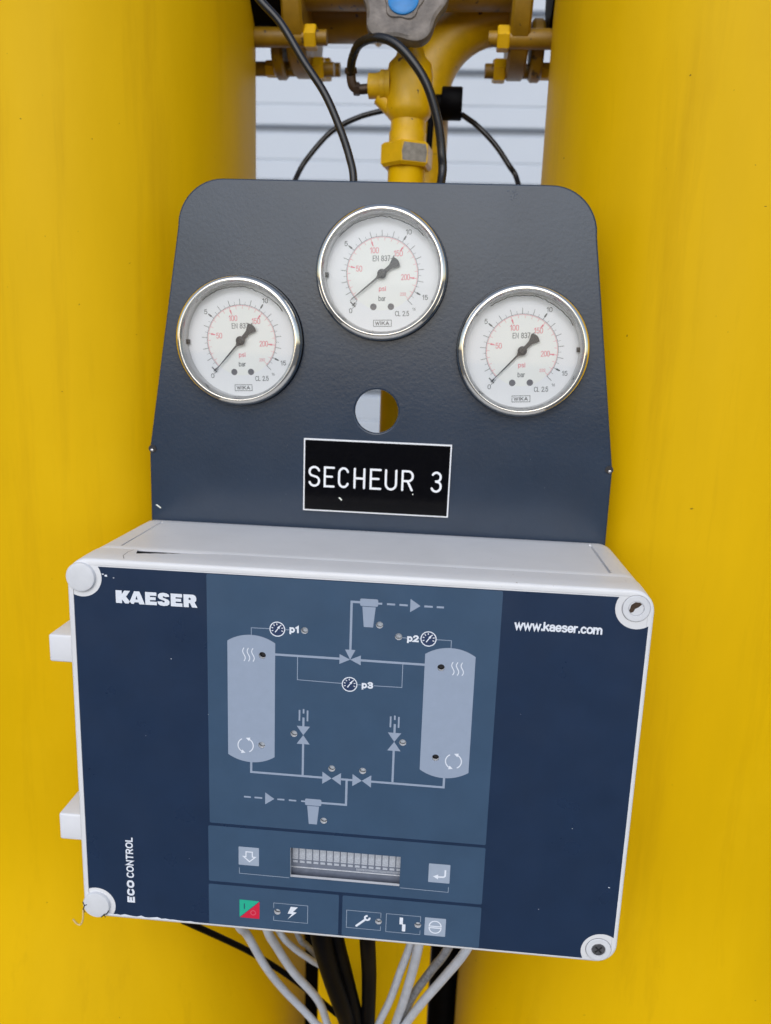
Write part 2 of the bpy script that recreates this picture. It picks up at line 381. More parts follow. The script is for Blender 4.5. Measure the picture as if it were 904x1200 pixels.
# ---- tanks
def tank(xc, yc, R, Rlow, label):
    t = thing('pressure_tank', label, 'tank', (xc, yc, -1000), 'the two yellow tanks')
    mb = MB(); pr = []
    pr.append((Rlow - 14, -1000))
    for z in range(-960, -300, 60): pr.append((Rlow, z))
    for i in range(21):
        q = i / 20; pr.append((Rlow + (R - Rlow) * (q * q * (3 - 2 * q)), -290 + 190 * q))
    for z in range(-60, 470, 50): pr.append((R - max(0, z) * 0.003, z))
    for i in range(1, 13):
        a = math.radians(90 * i / 12); pr.append((max(0.5, (R - 4) * math.cos(a)), 460 + 70 * math.sin(a)))
    pw = 2 / 2.2
    def sq(v): return math.copysign(abs(v) ** pw, v)
    mb.loft([[(xc + r * sq(math.cos(2 * math.pi * (i + .5) / 180)), yc + r * sq(math.sin(2 * math.pi * (i + .5) / 180)), z) for i in range(180)] for r, z in pr])   # front and sides slightly flattened
    make('shell', mb, 'tank', t, smooth=60)
    mb = MB(); mb.lathe([(30, 522), (30, 565), (46, 565), (46, 585)], (xc, yc, 0), (0, 0, 1), 32); make('top_flange', mb, 'pipe', t)
    return t
tank(-193.6, 182, 105, 142, 'left one of the two yellow tanks behind the control box')
tank(184.8, 182, 105, 123.3, 'right one of the two yellow tanks behind the control box')

# ---- column and black pipes added to darken the gaps low between the tanks
col = thing('mounting_column', 'bright yellow steel column seen between the cables under the box', 'column', (5, 140, -1000))
mb = MB(); mb.box(-32, 40.5, 134, 150, -996, 60, 1.5); make('post', mb, 'tank', col)
mb = MB(); mb.box(-60, 68, 118, 160, -1000, -995.9, 0); make('foot_plate', mb, 'tank', col)
for z in (-46, 14):
    mb = MB(); mb.box(-22, 28, 79.3, 133.7, z, z + 6, 0); make('bracket', mb, 'pipe', col)
for x, lab in ((-56, 'added black pipe darkening the gap beside the left tank under the box'), (55, 'added black pipe darkening the gap beside the right tank under the box')):
    mb = MB(); mb.lathe([(13, -1000), (13, -90), (10, -86)], (x, 228, 0), (0, 0, 1), 28)
    tag(make('gap_dark_pipe', mb, 'black', origin=(x, 228, -1000)), lab, 'pipe', 'added black pipes darkening the gaps')

# ---- manifold between the tanks
man = thing('pipe_manifold', 'yellow flanged pipework joining the two tanks at the top', 'pipework', (8, 240, -1000))
mb = MB(); mb.lathe([(18, -66), (18, 62)], (0, 206, 384), (1, 0, 0), 36); make('front_pipe', mb, 'pipe_shade', man)
mb = MB(); mb.lathe([(16, -66), (16, 4)], (0, 240, 376), (1, 0, 0), 32); make('header_pipe', mb, 'pipe_shade', man)
mb = MB(); mb.lathe([(16.8, -1.6), (17.6, 0), (16.8, 1.6)], (-22, 240, 376), (1, 0, 0), 32); make('weld_seam', mb, 'pipe', man)
pts = [(64, 240, 375)] + [(56 + 47 * math.cos(math.radians(a)), 240, 328 + 47 * math.sin(math.radians(a))) for a in range(90, 181, 9)] + [(9, 240, 200), (9, 240, 60), (9, 240, -12)]
mb = MB(); mb.tube(pts, 15.5, 32, 0); make('elbow_pipe', mb, 'pipe', man)
mb = MB(); mb.lathe([(16, -98), (16, 92)], (0, 196, -14), (1, 0, 0), 32); make('lower_header', mb, 'pipe', man)
mb = MB(); mb.tube([(9, 196, -14), (9, 240, -14)], 15.4, 28, 0); make('branch', mb, 'pipe', man)
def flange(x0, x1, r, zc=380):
    m = MB(); m.lathe([(r - 1.5, x0), (r, x0 + 1.5), (r, x1 - 1.5), (r - 1.5, x1)], (0, 228, zc), (1, 0, 0), 48); return make('flange', m, 'pipe_shade', man)
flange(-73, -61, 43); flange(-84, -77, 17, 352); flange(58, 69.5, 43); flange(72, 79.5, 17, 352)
def hexnut(x0, x1, z, y, r=6.5, m='pipe', nm='nut'):
    q = MB(); q.lathe([(r * 0.92, x0), (r, x0 + 0.8), (r, x1 - 0.8), (r * 0.92, x1)], (0, y, z), (1, 0, 0), 6); return make(nm, q, m, man, smooth=20)
for (y, z) in ((203, 350), (232, 342), (258, 350)):
    q = MB(); rs = 5.4 if y == 203 else 4.2; q.lathe([(rs, -112), (rs, -60), (4.2, -60), (4.2, -48)], (0, y, z), (1, 0, 0), 16); make('stud', q, 'pipe_shade', man)
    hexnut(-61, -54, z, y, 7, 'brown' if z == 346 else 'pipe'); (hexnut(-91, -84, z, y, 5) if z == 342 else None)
    q = MB(); q.lathe([(4.2, 46), (4.2, 58), (rs, 58), (rs, 112)], (0, y, z), (1, 0, 0), 16); make('stud', q, 'pipe_shade', man)
    hexnut(51, 58, z, y, 7, 'brown' if z == 346 else 'pipe'); (hexnut(79.5, 86, z, y, 5) if z == 342 else None)
for sx in (-1, 1):   # spacer tube stubs in to the tanks
    q = MB(); q.lathe([(30, 0), (30, 34)], (sx * (74 if sx < 0 else 80), 206, 386), (sx, 0, 0), 40)
    make('check_valve_body', q, 'black', man)
    q = MB(); q.lathe([(20, 0), (20, 60)], (sx * 110, 232, 384), (sx, 0, 0), 32); make('tank_stub', q, 'pipe', man)

# ---- valve in front of the manifold
vx, vy = 3.5, 172
val = thing('stop_valve', 'yellow stop valve with grey lobed handwheel above the gauge plate', 'valve', (vx, vy, -1000))
mb = MB(); mb.lathe([(9.5, 297), (12.2, 300), (12.8, 303), (12.8, 320), (11.8, 326), (8, 330), (7, 334)], (vx, vy, 0), (0, 0, 1), 36); make('body', mb, 'pipe', val)
mb = MB(); mb.lathe([(10.4, 284), (10.4, 291), (9.6, 292), (9.6, 298)], (vx, vy, 0), (0, 0, 1), 32); make('neck', mb, 'pipe', val)
mb = MB(); mb.lathe([(13.6, 272.4), (15.2, 274), (15.2, 283.6), (13.6, 285)], (vx, vy, 0), (0, 0, 1), 6, ref=(math.cos(math.radians(22)), math.sin(math.radians(22)), 0)); make('union_nut', mb, 'pipe', val, smooth=20)
# one scuffed face on the nut
a = math.radians(22 - 60); b = math.radians(22 - 120) if False else math.radians(22)
c0 = Vector((vx + 15.35 * math.cos(math.radians(-98)), vy + 15.35 * math.sin(math.radians(-98)), 0)); c1 = Vector((vx + 15.35 * math.cos(math.radians(-38)), vy + 15.35 * math.sin(math.radians(-38)), 0))
mb = MB(); e = (c1 - c0)
mb.loft([[tuple(c0 + e * 0.06 + Vector((0, 0, 274.3))), tuple(c0 + e * 0.94 + Vector((0, 0, 274.3))), tuple(c0 + e * 0.97 + Vector((0, 0, 280))), tuple(c0 + e * 0.90 + Vector((0, 0, 283.4))), tuple(c0 + e * 0.10 + Vector((0, 0, 283.6))), tuple(c0 + e * 0.02 + Vector((0, 0, 279)))]], True, False)
make('scuffed_face', mb, 'bare', val)
mb = MB(); mb.tube([(vx, vy, 273), (vx, vy, 100), (vx, vy, 2)], 10.4, 28, 0); make('riser_pipe', mb, 'tank', val)
mb = MB(); mb.lathe([(8.5, 0), (7, 6), (6.4, 8), (6.4, 12), (4, 12.5)], (vx - 10.5, vy - 1, 315), (-1, 0, -0.02), 24); mb.lathe([(8, 0), (8, 2.4)], (vx - 13.5, vy - 1, 315), (-1, 0, 0), 24); make('side_port', mb, 'pipe', val)
mb = MB(); mb.tube([(vx - 6, vy, 301), (vx - 16, vy, 310)], 5, 12, 0); make('port_web', mb, 'pipe', val)
ax = Vector((0, -0.96, 0.28)).normalized()
mb = MB(); mb.tube([(vx - 1, vy, 332), (vx - 2, vy - 12, 342), (vx - 2.5, 152, 345)], 5, 20, 6); make('stem', mb, 'cast', val)
wc = Vector((vx - 3, 148, 346.5))
def lobed(h, k, seg=80):
    u = Vector((1, 0, 0)); v = ax.cross(u)
    out = []
    for i in range(seg):
        t = 2 * math.pi * i / seg; r = (21.4 + 2.0 * math.cos(5 * (t - math.radians(83)))) * k
        out.append(wc + ax * h + (u * math.cos(t) + v * math.sin(t)) * r)
    return out
mb = MB(); mb.loft([lobed(-4, 0.90), lobed(-3, 0.98), lobed(0, 1.0), lobed(2.6, 0.98), lobed(3.6, 0.90), lobed(3.0, 0.70), lobed(2.4, 0.46), lobed(3.2, 0.44)]); hw = make('handwheel', mb, 'cast', val)
mb = MB(); mb.lathe([(8.0, 2.2), (7.8, 4.0), (6.8, 4.7)], wc, ax, 36); make('wheel_cap', mb, 'blue', hw)
# fitting, elbow
ft = thing('hose_fitting', 'small brown elbow fitting on the left side of the yellow valve', 'fitting', (-28, 170, 300))
mb = MB(); mb.tube([(vx - 22.8, vy - 1, 313.5), (-24.5, vy - 1, 313.2), (-27.6, vy - 2, 314.5), (-28.6, vy - 3, 318), (-28.8, vy - 4, 322)], 2.6, 14, 4); make('elbow', mb, 'brown', ft)
mb = MB(); mb.lathe([(3.4, 0), (3.6, 1), (3.4, 3.4)], (-24, vy - 1, 313.3), (-1, 0, 0), 6); make('nut', mb, 'brown', ft, smooth=20)
mb = MB(); mb.lathe([(3.2, 0), (3.5, 0.8), (3.2, 3)], (-28.7, vy - 3.8, 320), (-0.05, -0.2, 1), 20); make('collar', mb, 'brown', ft)
# coil
sol = thing('solenoid_coil', 'black cylindrical coil beside the vertical yellow pipe', 'coil', (24, 228, 310))
mb = MB(); mb.lathe([(8.8, 20.2), (9.4, 21), (9.4, 31.8), (8.8, 32.8)], (0, 222, 320.5), (1, 0, 0), 36); make('body', mb, 'black', sol)
mb = MB(); mb.lathe([(6, 14.5), (6, 20.2)], (0, 222, 319.5), (1, 0, 0), 24); make('collar', mb, 'black', sol)
mb = MB(); mb.tube([(14.5, 222, 322), (14.2, 220, 308), (13.8, 219, 296), (13.5, 219, 284)], 2.0, 10, 4); make('wire', mb, 'black', sol)

# ---- hoses
def hose(nm, pts, r, m, label, cat, group=None, seg=14, sm=10):
    mb = MB(); mb.tube(pts, r, seg, sm)
    lo = min(pts, key=lambda p: p[2])
    return tag(make(nm, mb, m, origin=lo, smooth=60), label, cat, group)
hose('hose', [(-96, 128, 372), (-80, 124, 352), (-68, 120, 338), (-57, 120, 327), (-46, 120, 311), (-35, 120, 296), (-27, 120, 280), (-22, 120, 267), (-19.5, 119, 256), (-19, 112, 235), (-17, 102, 215), (-10, 92, 207)], 2.0, 'hose', 'black hose running down from the top left tank corner to behind the plate', 'hose', 'black pneumatic hoses')
hose('hose', [(-28.9, 168, 320), (-27.2, 161, 325), (-22.2, 150, 328.7), (-13.1, 142, 329), (-3.8, 138, 325.8), (5.3, 136, 318), (14.4, 136, 306), (20.8, 138, 289.7), (23.8, 140, 273.8), (24.3, 139, 261), (20, 120, 235), (8, 92, 207)], 2.35, 'hose', 'black hose looping from the valve fitting over the valve front', 'hose', 'black pneumatic hoses')
hose('hose', [(-4, 226, 319), (-17, 230, 318), (-32, 230, 314), (-48, 230, 306), (-61, 228, 292), (-69, 224, 278), (-74, 195, 245), (-66, 95, 180)], 1.65, 'hose', 'thin black hose bending down left behind the valve', 'hose', 'black pneumatic hoses')
hose('hose', [(32.8, 222, 314.5), (37, 224, 312.5), (43, 226, 309), (54, 226, 299), (63.5, 226, 287), (69.5, 224, 277), (74, 195, 245), (66, 95, 180)], 1.65, 'hose', 'thin black hose curving down right from the black coil', 'hose', 'black pneumatic hoses')

# ================================================================== GAUGE PLATE
PY = 80.0
gp = thing('gauge_plate', 'slate blue sheet metal plate carrying the three gauges', 'plate', (0, 85, 60))
def taper_outline(off=0.0):
    A = Vector((-114, 120.5)); B = Vector((-97.3, 227)); rr = 22
    out = [(114.2 - off, 55), (114 - off, 120.5)]
    # right side up to the arc
    out += [(97.4 - off, 226)]
    for i in range(1, 13):
        t = math.radians(4 + 86 * i / 12); out.append((75.4 - off + 22 * math.cos(t), 226.3 - off + 22 * math.sin(t)))
    for i in range(0, 12):
        t = math.radians(90 + 86 * i / 12); out.append((-75.4 + off + 22 * math.cos(t), 226.3 - off + 22 * math.sin(t)))
    out += [(-97.4 + off, 226), (-114 + off, 120.5), (-114.2 + off, 55)]
    return out
GA = [(-67.3, 174.9), (0.0, 207.8), (67.2, 174.9)]
hole = circ(-0.5, 143.8, 10.5, 48)
mb = shape_mesh([taper_outline(), hole] + [circ(x, z, 28.2, 64) for x, z in GA], 2.4, 0.85)
make('sheet', shift(mb, 0, PY, 0), 'plate', gp, smooth=35)
for sgn in (-1, 1):   # folded side flanges, set back behind the sheet, with a screw hole at the kink
    mb = MB()
    pr = [(114.1, 55), (114.0, 120.5), (97.6, 224)]
    rings = []
    for (x, z) in pr:
        rings.append([(sgn * x, PY + 2.0, z), (sgn * (x - 1.6), PY + 2.0, z), (sgn * (x - 1.6), PY + 8, z), (sgn * x, PY + 8, z)])
    mb.loft(rings); make('side_flange', mb, 'plate', gp, smooth=20)
    mb = MB(); mb.lathe([(1.9, 0), (1.9, 0.5)], (sgn * 112.4, PY + 0.02, 120.6), (0, -1, 0), 20); make('screw_hole', mb, 'dark', gp)
    mb = MB(); mb.lathe([(0.9, 0), (0.8, 0.25), (0.5, 0.4)], (sgn * 112.7, PY - 0.45, 119.7), (0, -1, 0), 12); make('screw_tip', mb, 'screw', gp)
mb = MB(); poly(mb, [(-111.6, 91.9), (-110.9, 92.2), (-108.8, 90.6), (-109.2, 90.1)], PY - 0.15); make('paint_chip', mb, 'fleck', gp)
sf = MB()
for i in range(26):
    x = 59.5 + random.gauss(0, 1.6); z = 243.5 + random.gauss(0, 2.4); r = random.uniform(0.1, 0.45)
    if z < 246.6: poly(sf, [(x + r * random.uniform(.6, 1.4) * math.cos(t), z + r * random.uniform(.6, 1.4) * math.sin(t)) for t in (0, 1.2, 2.4, 3.6, 4.9)], PY - 0.1 - i * 0.002)
for i in range(70):
    x = random.uniform(-95, 95); z = random.uniform(95, 240); r = random.uniform(0.06, 0.2)
    if all((x - a) ** 2 + (z - b) ** 2 > 32 ** 2 for a, b in GA) and not (abs(x) < 40 and z < 157) and abs(x) < 110 - (z - 110) * .12 - 6:
        poly(sf, [(x + r * math.cos(t), z + r * math.sin(t)) for t in (0, 1.2, 2.4, 3.6, 4.9)], PY - 0.1 - i * 0.001)
tag(make('scuff_marks', sf, 'scuff', gp), None, None, None, 'stuff')

# ---- engraved sign
sg = thing('name_sign', 'black engraved sign reading SECHEUR 3 below the round hole', 'sign', (0.5, 78, 93))
mb = shape_mesh([[(-35.6, 93.4), (36.6, 93.3), (36.8, 129.3), (-35.6, 129.4)]], 1.5, 0.12); make('white_core', shift(mb, 0, PY - 1.55, 0), 'signw', sg)
mb = shape_mesh([[(-34.9, 94.1), (35.9, 94.0), (36.1, 128.6), (-34.9, 128.7)]], 0.3, 0.06); make('black_face', shift(mb, 0, PY - 1.75, 0), 'signk', sg)
LY = PY - 1.83
def letters():
    H = 10.4; Z0 = 105.6
    def A(x, z, w): return (x + 0, z)
    def L(x0, x1, strokes, zs=0.0):
        m = MB(); w = x1 - x0 - 1.05
        for st in strokes: stroke(m, [(x0 + 0.52 + px * w, Z0 + zs + 0.52 + pz * (H - 1.05)) for px, pz in st], 1.05, LY, rnd=1)
        make('letter', m, 'signw', sg, smooth=0)
    def e(cx, cz, rx, rz, a0, a1, n=10): return [(cx + rx * math.cos(math.radians(a0 + (a1 - a0) * i / n)), cz + rz * math.sin(math.radians(a0 + (a1 - a0) * i / n))) for i in range(n + 1)]
    Sx = e(.5, .76, .5, .24, 15, 180, 10) + e(.5, .72, .5, .2, 190, 250, 5) + e(.5, .28, .5, .22, 70, 0, 6) + e(.5, .25, .5, .25, 0, -165, 10)
    E_ = [[(1, 1), (0, 1), (0, 0), (1, 0)], [(0, .52), (.8, .52)]]
    C = [e(.5, .72, .5, .28, 20, 180, 9) + e(.5, .28, .5, .28, 180, 340, 9)]
    Hh = [[(0, 0), (0, 1)], [(1, 0), (1, 1)], [(0, .5), (1, .5)]]
    U = [[(0, 1), (0, .3)] + e(.5, .29, .5, .29, 180, 360, 12) + [(1, .3), (1, 1)]]
    Rr = [[(0, 0), (0, 1), (.55, 1)] + e(.55, .74, .45, .26, 85, -90, 10) + [(0, .48)], [(.5, .48), (.95, 0)]]
    T3 = [e(.48, .76, .48, .24, 150, -60, 10) + [(.35, .53)] , [(.35, .53)] + e(.48, .27, .52, .27, 60, -155, 12)]
    L(-33.0, -27.2, [Sx]); L(-25.4, -19.9, E_); L(-18.3, -12.8, C); L(-10.6, -4.8, Hh); L(-2.6, 3.2, E_); L(4.8, 10.9, U); L(13.0, 19.0, Rr); L(27.4, 32.8, T3)
letters()
mb = MB(); poly(mb, [(-17.9, 100.6), (-17.2, 100.9), (-16.0, 99.7), (-16.4, 99.2)], LY); make('paint_chip', mb, 'fleck', sg); mb = MB(); poly(mb, [(18.6, 104.4), (19.0, 104.5), (19.1, 103.9), (18.7, 103.8)], LY); make('paint_chip', mb, 'fleck', sg)

# ================================================================== GAUGES
def build_gauge(cx, cz, base):
    """axis along -Y, numbers relative to the gauge centre; stored in a thing whose base is given"""
    t = thing('pressure_gauge', 'x', 'gauge', base, 'the three round pressure gauges')
    R = 29.9
    def at(mb): return shift(mb, cx, 0, cz)
    def lat(nm, prof, m, seg=96, sm=50, c0=False, c1=False, par=t):
        q = MB(); q.lathe(prof, (cx, 0, cz), (0, 1, 0), seg, c0, c1); return make(nm, q, m, par, smooth=sm)
    lat('bezel', [(29.0, 73.2), (29.6, 72.4), (29.9, 71.5), (29.95, 70.0), (29.85, 69.1), (29.6, 68.3), (29.2, 67.65), (28.6, 67.0), (27.9, 66.5), (27.3, 66.3), (27.0, 66.4), (26.9, 66.8)], 'chrome', 128, 60)
    lat('inner_ring', [(26.92, 66.75), (26.5, 67.5), (26.0, 68.7), (25.75, 69.6), (25.7, 71), (25.7, 74.7)], 'ring', 96, 50)
    lat('gasket', [(28.9, 72.7), (30.05, 72.7), (30.15, 72.5), (30.05, 72.3), (28.9, 72.3)], 'black', 96)
    lat('case', [(28.0, 74.8), (19.5, 76.5), (19.5, 104), (6, 106), (6, 116)], 'chrome', 48, 30, False, True)
    d = lat('dial', [(26.4, 74.6), (0.4, 74.6)], 'dial', 96, 50, False, True)
    DY = 74.5
    q = MB(); poly(q, circ(0, 0, 16.1, 72), DY + 0.05); make('inner_field', at(q), 'dialin', d, smooth=0)
    ang = lambda bar: 225 - bar * 270 / 16
    k = MB(); rd = MB()
    stroke(k, arc(0, 0, 16.55, 225, -45, 90), 0.16, DY); stroke(rd, arc(0, 0, 16.15, 225, -45, 90), 0.17, DY - 0.01)
    def tick(m, a, r0, r1, w0, w1=None):
        w1 = w1 or w0; c, s = math.cos(math.radians(a)), math.sin(math.radians(a)); n = (-s, c)
        poly(m, [(c * r0 - n[0] * w0, s * r0 - n[1] * w0), (c * r1 - n[0] * w1, s * r1 - n[1] * w1), (c * r1 + n[0] * w1, s * r1 + n[1] * w1), (c * r0 + n[0] * w0, s * r0 + n[1] * w0)], DY - 0.02 - 0.0006 * len(m.f))
    for i in range(0, 33):
        b = i / 2
        if b in (0, 5, 10, 15): tick(k, ang(b), 16.6, 20.0, 0.1, 0.1); tick(k, ang(b), 17.9, 19.6, 0.38, 0.3)
        elif b == int(b): tick(k, ang(b), 16.6, 19.2, 0.10)
        else: tick(k, ang(b), 16.6, 17.9, 0.06)
    tick(k, ang(0) + 2.5, 17.5, 20.6, 0.1); stroke(k, [(19.2 * math.cos(math.radians(229)), 19.2 * math.sin(math.radians(229))), (19.2 * math.cos(math.radians(219)), 19.2 * math.sin(math.radians(219)))], 0.5, DY - 0.03)
    tick(k, ang(16), 16.4, 19.4, 0.1)
    for i in range(0, 24):
        p = i * 10; b = p * 0.0689476
        if p in (50, 100, 150, 200): tick(rd, ang(b), 13.4, 16.0, 0.10, 0.10); tick(rd, ang(b), 12.8, 14.8, 0.18, 0.42)
        elif p > 0: tick(rd, ang(b), 14.7, 16.1, 0.07)
    make('scale_marks', at(k), 'dialk', d, smooth=0); make('psi_marks', at(rd), 'dialr', d, smooth=0)
    def txt(s, x, z, h, m, wd=0, b=0.0):
        q = text_mb(s, 0, 0, wd, h, DY - 0.03, b); xs = [v[0] for v in q.v]; w_ = max(xs) - min(xs)
        make('lettering', shift(q, cx + x - w_ / 2, 0, cz + z - h / 2), m, d, smooth=0)
    for s, b, r in (('0', -0.15, 21.9), ('5', 5, 21.3), ('10', 10, 21.8), ('15', 15, 22.3)):
        txt(s, r * math.cos(math.radians(ang(b))), r * math.sin(math.radians(ang(b))), 2.2, 'dialk', 0, 0.01)
    txt('16', 21.4 * math.cos(math.radians(-47)), 21.4 * math.sin(math.radians(-47)), 1.3, 'dialk')
    for s, p, r in (('50', 50, 10.9), ('100', 100, 11.0), ('150', 150, 11.6), ('200', 200, 10.8)):
        a = math.radians(ang(p * 0.0689476)); txt(s, r * math.cos(a), r * math.sin(a), 2.6, 'dialr', 2.8 if s == '50' else 4.0, 0.0)
    txt('232', 13.1 * math.cos(math.radians(-43)), 13.1 * math.sin(math.radians(-43)), 1.3, 'dialr')
    txt('EN 837-1', 0.6, 6.9, 2.5, 'dialk', 10.0); txt('psi', 0.0, -6.7, 2.6, 'dialr', 3.2); txt('bar', -0.1, -10.8, 2.3, 'dialk', 3.4, 0.0); txt('CL 2.5', 9.1, -17.6, 2.3, 'dialk', 6.4)
    txt('WIKA', -0.1, -21.9, 1.7, 'dialk', 6.5, 0.06)
    q = MB(); stroke(q, [(-4.2, -23.3), (4.1, -23.3), (4.1, -20.5), (-4.2, -20.5)], 0.22, DY - 0.03, True); make('logo_frame', at(q), 'dialk', d, smooth=0)
    for sx in (-4.2, 3.9):
        q = MB(); q.lathe([(1.5, 74.55), (1.4, 74.4), (0.9, 74.45)], (cx + sx, 0, cz - 14.5), (0, 1, 0), 20, False, True); make('dial_rivet', q, 'rivet', t)
    q = MB(); q.lathe([(24.9, 72.4), (24.9, 74.2)], (cx, 0, cz), (0, 1, 0), 6)
    # zero stop tab at the rim
    q = MB(); q.box(cx - 25.7, cx - 24.6, 72.9, 74.4, cz - 1.2, cz + 1.0, 0.3); make('stop_tab', q, 'pointer', t)
    lat('glass', [(26.3, 68.0), (0.3, 68.0)], 'glass', 96, 50, False, True)
    # liquid line of the glycerine filling just below the top of the window
    q = MB(); pts = []; wv = 0.0
    for i in range(61):
        x = -19 + 38 * i / 60; wv = wv * 0.8 + random.gauss(0, 0.12)
        zz = math.sqrt(max(1, 24.9 ** 2 - x * x)); pts.append((cx + x, 70.6, cz + zz - 0.7 + wv + 0.6 * abs(x / 19) ** 3))
    q.tube(pts, 0.22, 6, 0); make('liquid_line', q, 'fluid', t)
    # pointer: along +X in its own frame, turned later
    mkp = MB()
    out = [(18.9, 0.10), (18.9, -0.10), (3.0, -0.42), (2.2, -0.9), (-2.2, -0.9), (-5.0, -1.0), (-8.4, -2.6)] + [(-8.4 - 1.0 * math.sin(math.pi * i / 8), -2.6 + 5.2 * i / 8) for i in range(1, 8)] + [(-8.4, 2.6), (-5.0, 1.0), (-2.2, 0.9), (2.2, 0.9), (3.0, 0.42)]
    pm = shape_mesh([list(reversed(out))], 0.4)
    me = bpy.data.meshes.new('pointer'); hub = MB(); hub.lathe([(2.1, -0.6), (2.1, 0.4), (1.2, 0.9), (1.0, 0.9), (0.9, 0.4)], (0, -0.2, 0), (0, -1, 0), 28)
    me.from_pydata([(x * S, y * S, z * S) for x, y, z in pm.v], [], pm.f); me.update()
    po = link('pointer', me, 'pointer', t); po.location = Vector((cx * S, 72.6 * S, (cz + ZG) * S)) - Vector(t['base'])
    me = bpy.data.meshes.new('hub'); me.from_pydata([(x * S, y * S, z * S) for x, y, z in hub.v], [], hub.f); me.update()
    ho = link('hub', me, 'pointer', po)
    return t
def copy_tree(o, parent=None):
    c = o.copy(); COL.objects.link(c); c.parent = parent
    for ch in [x for x in o.children]: copy_tree(ch, c)
    return c
G0 = build_gauge(0, 0, (0, PY, 0))
pang = [229.5, 220.5, 227.5]
labs = ['pressure gauge mounted lowest left on the slate plate, nearest the left tank', 'topmost pressure gauge in the middle of the slate plate above the round hole', 'pressure gauge on the right of the slate plate, nearest the right tank']
gs = [G0, copy_tree(G0), copy_tree(G0)]
labs[0] = 'pressure gauge on the left of the slate plate, nearest the left tank'
for i, (t, (x, z)) in enumerate(zip(gs, GA)):
    t.location = V(x, PY + 7.0, z); t.scale = (1.024,) * 3; t['base'] = t.location[:]; t['label'] = labs[i]
    t.rotation_euler = (0, -math.radians((2.6, 2.2, 3.0)[i]), 0)
    for ch in t.children:
        if ch.name.startswith('pointer'): ch.rotation_euler = (0, -math.radians(pang[i] - (2.6, 2.2, 3.0)[i]), 0)
        if ch.name.startswith('stop_tab') and i == 2: ch.rotation_euler = (0, math.pi, 0)
        if ch.name.startswith('liquid_line'): ch.rotation_euler = (0, math.radians((8, 0, 14)[i]), 0)

# ================================================================== CONTROL BOX
cb = thing('control_box', 'white plastic control box with blue front panel and flow diagram', 'control box', (0, 40, -86))
LED = [(-37.3, 48.2), (-19.8, 60.2), (10.9, 64.6), (18.8, 60.1), (36.6, 48.0), (-37.5, 7.6), (36.3, 7.8), (-23.7, 13.9), (22.3, 13.5), (-7.3, -0.9), (5.9, -0.9), (-10.3, -25.9), (-30.3, -73.1), (15.0, -73.4), (32.4, -73.4)]
def section(W, H, r, ytop_extra=None, nx=60):
    """rounded rectangle, counter-clockwise seen from the front, top edge subdivided"""
    p = arc(W - r, H - r, r, 0, 90, 8)
    for i in range(1, nx): p.append((W - r - (2 * (W - r)) * i / nx, H))
    p += arc(-W + r, H - r, r, 90, 180, 8) + arc(-W + r, -H + r, r, 180, 270, 8) + arc(W - r, -H + r, r, 270, 360, 8)
    return p
# lid shell
def crackY(x, z):
    if z > 80 and -96 <= x <= -56: return 17.4 - 6.5 * (1 - (x + 96) / 40) ** 1.3 - 0.25 * math.sin(x * 2.1)
    return 17.4
def trim(a, b): return (a * 0.9895 if a > 0 else a * 0.997, b * 0.983 if b < 0 else b)     # the rim is narrower at the right and below
def ringat(Wd, Hd, r, y, nx=120): return [(trim(a, b)[0], y(a, b) if callable(y) else y, trim(a, b)[1]) for a, b in section(Wd, Hd, r, nx=nx)]
lid = MB()
lid.loft([ringat(117.5, 82.9, 6.5, 1.8), ringat(117.5, 82.9, 6.5, 0.10), ringat(118.5, 83.9, 7.4, 0.07), ringat(119.3, 84.7, 8.1, 0.2), ringat(119.85, 85.25, 8.7, 0.6), ringat(120.05, 85.45, 8.9, 1.3),
          ringat(120.2, 85.6, 9.0, 10), ringat(120.2, 85.6, 9.0, crackY), ringat(117.6, 83.0, 7, lambda a, b: crackY(a, b)), ringat(117.6, 83.0, 7, 2.2)], False, False)
make('lid_rim', lid, 'white', cb, smooth=50)
holes = [circ(x, z, 1.5, 20) for x, z in LED] + [[(-24.6, -54.8), (23.5, -54.8), (23.6, -40.3), (-24.7, -40.3)]]
fp = shape_mesh([rrect(-116.9, 116.2, -81.4, 82.8, 6.5)] + holes, 1.5)
make('lid_face', shift(fp, 0, 0.12, 0), 'white', cb, smooth=30)
# base shell with two grooves along the top
def base_ring(W, H, r, y, notch):
    p = [(a, y, b) for a, b in arc(W - r, H - r, r, 0, 90, 8)]
    top = [107.0, 106.9, 105.9, 105.8, -105.7, -105.8, -106.4, -106.5]
    for i, x in enumerate(top): p.append((x, y, H - (notch if i in (1, 2, 5, 6) else 0)))
    p += [(a, y, b) for a, b in arc(-W + r, H - r, r, 90, 180, 8) + arc(-W + r, -H + r, r, 180, 270, 8) + arc(W - r, -H + r, r, 270, 360, 8)]
    return [(trim(a, b)[0], yy, trim(a, b)[1]) for a, yy, b in p]
bs = MB()
bs.loft([base_ring(112, 80, 6, 30, 0), base_ring(117.0, 82.4, 7, 18.3, 0), base_ring(119.6, 85.0, 8.5, 17.9, 0), base_ring(119.9, 85.3, 8.8, 18.4, 0), base_ring(119.9, 85.3, 8.8, 23.4, 0), base_ring(119.9, 85.3, 8.8, 23.7, 1.3),
         base_ring(119.5, 84.9, 8.8, 72.6, 1.3), base_ring(119.5, 84.9, 8.8, 73, 0), base_ring(119.4, 84.8, 8.8, 76.6, 0), base_ring(118.4, 83.8, 8, 78.7, 0)], True, True)
make('housing', bs, 'white', cb, smooth=40)
gk = MB(); gk.loft([ringat(119.3, 84.75, 8.4, 17.5), ringat(119.3, 84.75, 8.4, 17.85)], True, True); make('gap_shade_slab', gk, 'dark', cb)  # solid dark slab added to give the open lid gap its shade
